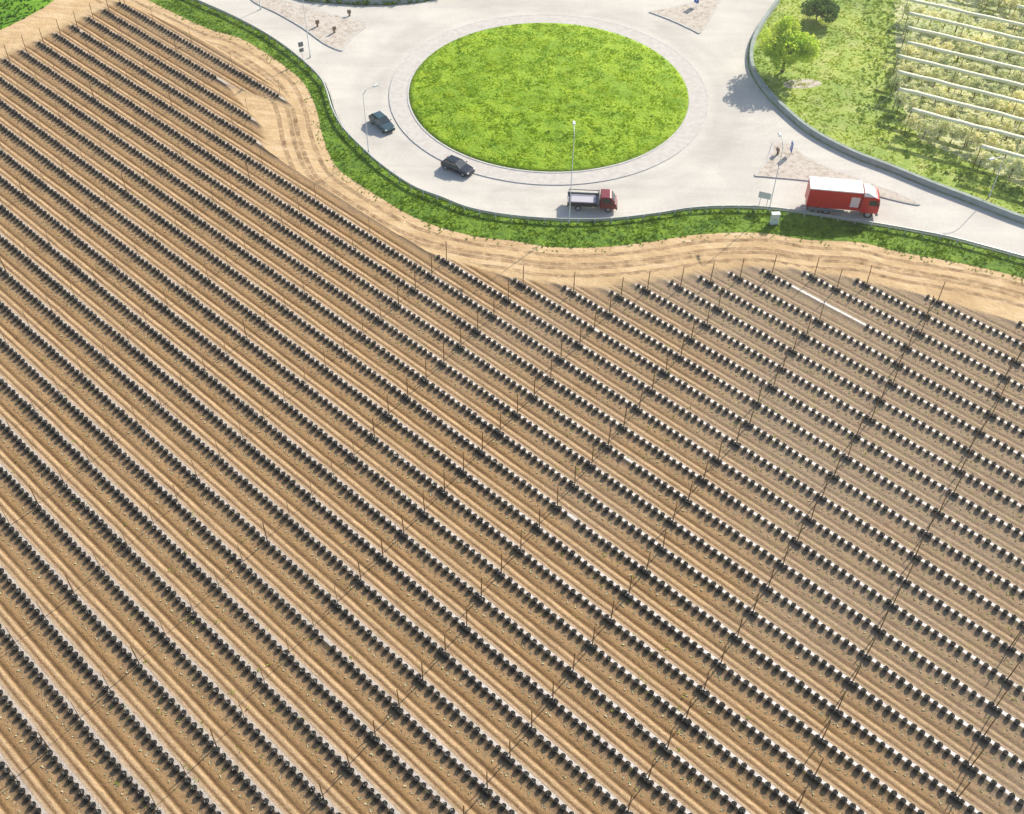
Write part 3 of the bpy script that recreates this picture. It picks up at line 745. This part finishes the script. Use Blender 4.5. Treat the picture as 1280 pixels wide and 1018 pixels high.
def truck_red():
    r=empty('box_truck',on(1049,263),R(-7)); tag(r,'large red box truck with white roof on the exit road at right','truck')
    MB().box(-4.2,4.0,-.45,.45,.6,.9).build('chassis',m_black,r,bevel=.02)
    MB().box(-4.25,1.95,-1.25,1.25,1.02,3.52).build('cargo_box',m_red,r,bevel=.03)
    MB().box(-4.29,2.0,-1.29,1.29,3.522,3.66).build('box_roof',m_white,r,bevel=.03)
    for s in (-1,1):
        MB().box(.78,1.80,min(s*1.252,s*1.275),max(s*1.252,s*1.275),1.5,2.9).build('side_panel',m_panel,r)
        MB().box(-4.0,.3,min(s*1.2,s*1.25),max(s*1.2,s*1.25),.55,.95).build('side_guard',m_signb,r,bevel=.01)
        MB().box(-4.1,-3.5,s*1.05-.1,s*1.05+.1,.45,.85).build('mudguard',m_black,r,bevel=.03)
        MB().box(-4.30,-4.25,s*1.0-.14,s*1.0+.14,.85,1.0).build('tail_light',m_tail,r)
    for s in (-1,1): MB().box(-4.285,-4.252,min(s*.02,s*1.2),max(s*.02,s*1.2),1.1,3.45).build('rear_door',m_red,r,bevel=.01)
    P=[(2.12,.75),(4.15,.75),(4.28,.85),(4.28,1.75),(4.10,2.75),(3.85,2.95),(2.12,2.95)]
    n=len(P); c=MB(); c.add([(x,-1.2,z) for x,z in P]+[(x,1.2,z) for x,z in P],[tuple(range(n)),tuple(range(2*n-1,n-1,-1))]+[(i,n+i,n+(i+1)%n,(i+1)%n) for i in range(n)])
    c.build('cab',m_red,r,bevel=.06)
    MB().loft([[(2.2,-1.1,2.97),(3.7,-1.1,2.97),(3.7,1.1,2.97),(2.2,1.1,2.97)],[(2.2,-1.05,3.55),(2.7,-1.0,3.5),(2.7,1.0,3.5),(2.2,1.05,3.55)]]).build('roof_deflector',m_white,r,bevel=.05)
    MB().add([(4.285,-1.08,1.85),(4.285,1.08,1.85),(4.135,1.05,2.68),(4.135,-1.05,2.68),(4.31,-1.08,1.86),(4.31,1.08,1.86),(4.16,1.05,2.69),(4.16,-1.05,2.69)],[(4,5,6,7),(0,3,2,1),(0,1,5,4),(2,3,7,6),(1,2,6,5),(3,0,4,7)]).build('windscreen',m_glass,r)
    for s in (-1,1):
        MB().box(2.95,3.85,min(s*1.19,s*1.215),max(s*1.19,s*1.215),1.9,2.6).build('side_window',m_glass,r)
        MB().box(4.2,4.32,s*.92-.16,s*.92+.16,.9,1.1).build('headlight',m_lightc,r,bevel=.02)
        MB().box(3.95,4.1,s*1.36-.1,s*1.36+.1,1.9,2.5).build('mirror',m_black,r,bevel=.03)
    MB().box(4.1,4.38,-1.18,1.18,.42,.78).build('bumper',m_signb,r,bevel=.05)
    for x in (-3.0,-1.8,3.2):
        for s in (-1,1): wheel(r,x,s*1.02,.5,.3)
truck_red()

# ------------------------------------------------------------------ lamps, signs and small things
def lamp(px,py,h,az,label,arm=1.6,m=None,grp='street lamps round the junction'):
    m=m or m_lamp
    r=empty('street_lamp',at(px,py,.0),az); tag(r,label,'street lamp',grp)
    MB().loft([ring(.12,0,8),ring(.11,.5,8),ring(.06,.55,8),ring(.035,h-.5,8)]).build('pole',m,r,smooth=True)
    MB().tube((0,0,h-.52),(.5,0,h-.05),.05,.045,6).tube((.5,0,h-.05),(arm,0,h+.05),.045,.04,6).build('arm',m,r)
    hd=MB().box(arm-.05,arm+.75,-.17,.17,h-.02,h+.13,tx=.08,ty=.05).build('lamp_head',m_cab,r,bevel=.02)
    MB().box(arm+.1,arm+.65,-.12,.12,h-.05,h-.021).build('lamp_lens',m_lightc,hd)
lamp(388,72,9.5,R(60),'street lamp on the verge beside the grey sign of the upper left arm')
lamp(461,192,9.0,R(40),'street lamp on the verge beside the teal car')
lamp(711,280,12.6,R(90),'tall street lamp on the verge below the dropside truck')
lamp(961,264,9.5,R(95),'street lamp on the verge beside the pale cabinet')
lamp(1236,247,6.0,R(200),'grey green street lamp in the grass behind the right hand barrier')
lamp(326,12,9.0,R(-120),'street lamp at the far tip of the upper left splitter island')
def sign(px,py,kind,az,label,z=Z,cat='road sign'):
    r=empty('road_sign',at(px,py,z),az); tag(r,label,cat)
    if kind=='blue':
        MB().tube((0,0,0),(0,0,1.9),.04,.04,8).build('post',m_galv,r)
        o=MB().box(.045,.09,-.42,.42,.55,1.95).build('sign_panel',m_blue,r,bevel=.02)
        # white keep-right arrow
        MB().box(.091,.098,-.05,.05,.85,1.45).add([(.091,-.22,1.45),(.098,-.22,1.45),(.091,.22,1.45),(.098,.22,1.45),(.091,0,1.75),(.098,0,1.75)],[(0,2,4),(1,5,3),(0,4,5,1),(2,3,5,4),(0,1,3,2)]).build('arrow',m_white,o)
    elif kind=='double':
        MB().tube((0,0,0),(0,0,3.0),.04,.04,8).build('post',m_galv,r)
        MB().box(.045,.08,-.36,.36,2.25,2.95).build('sign_panel',m_signb,r,bevel=.02)
        MB().box(.045,.08,-.33,.33,1.45,2.0).build('sign_panel',m_signb,r,bevel=.02)
    elif kind=='grey':
        for s in (-1,1): MB().tube((0,s*.45,0),(0,s*.45,2.2),.04,.04,8).build('post',m_galv,r)
        MB().box(.045,.09,-.75,.75,1.3,2.2).build('sign_panel',m_lamp,r,bevel=.02)
    elif kind=='marker':
        MB().loft([ring(.16,0,8),ring(.14,.75,8),ring(.05,.85,8)]).build('post',m_brown,r)
        MB().box(.0,.2,-.28,.28,.45,1.0).build('sign_panel',m_brown,r,bevel=.03)
sign(988,194,'blue',R(185),'blue road sign with white arrow on the right hand splitter island',.16)
sign(870,8,'blue',R(230),'blue road sign with white arrow on the splitter island at the top edge',.16)
sign(379,77,'double',R(120),'two dark sign plates on one post beside the upper left arm',.02)
sign(953,259,'grey',R(250),'grey sign panel on two posts at the lower road edge left of the cabinet',.03)
sign(397,33,'marker',R(-60),'brown marker on the gravel of the upper left splitter island, left one',.165,'marker post')
sign(418,41,'marker',R(-60),'brown marker on the gravel of the upper left splitter island, right one',.165,'marker post')
sign(972,193,'marker',R(200),'brown marker beside the blue sign on the right hand splitter island',.165,'marker post')
sign(437,20,'marker',R(-90),'grey brown marker on the road edge above the upper left splitter island',.03,'marker post')
r=empty('utility_cabinet',at(967,280,.0),R(5)); tag(r,'pale green utility cabinet on the verge by the lower road edge','cabinet')
MB().box(-.5,.5,-.3,.3,0,.12).build('plinth',m_kerb,r,bevel=.01)
MB().box(-.47,.47,-.27,.27,.121,1.5).build('cabinet_body',m_cab,r,bevel=.02)
MB().box(-.52,.52,-.32,.32,1.501,1.58).build('cabinet_roof',m_cab,r,bevel=.02)
for s in (-1,1):
    d=MB().box(min(s*.02,s*.44),max(s*.02,s*.44),-.295,-.271,.2,1.42).build('cabinet_door',m_cab,r,bevel=.005)
    MB().box(s*.08-.02,s*.08+.02,-.32,-.296,.75,.9).build('door_handle',m_black,d)
m_h=bpy.data.materials.new('haze_air'); m_h.use_nodes=True; q_=m_h.node_tree; q_.nodes.remove(q_.nodes['Principled BSDF'])
pv=q_.nodes.new('ShaderNodeVolumePrincipled'); pv.inputs['Color'].default_value=(1,.95,.86,1); pv.inputs['Density'].default_value=.00036; pv.inputs['Anisotropy'].default_value=.55
q_.links.new(pv.outputs[0], q_.nodes['Material Output'].inputs['Volume'])
o=MB().box(-950,950,-550,1450,-1,86).build('haze',m_h); tag(o,'light warm haze in the air over the field and the road','haze',kind='stuff')
print('pots',len(spots),'posts',len(postpos),'trees',cnt)
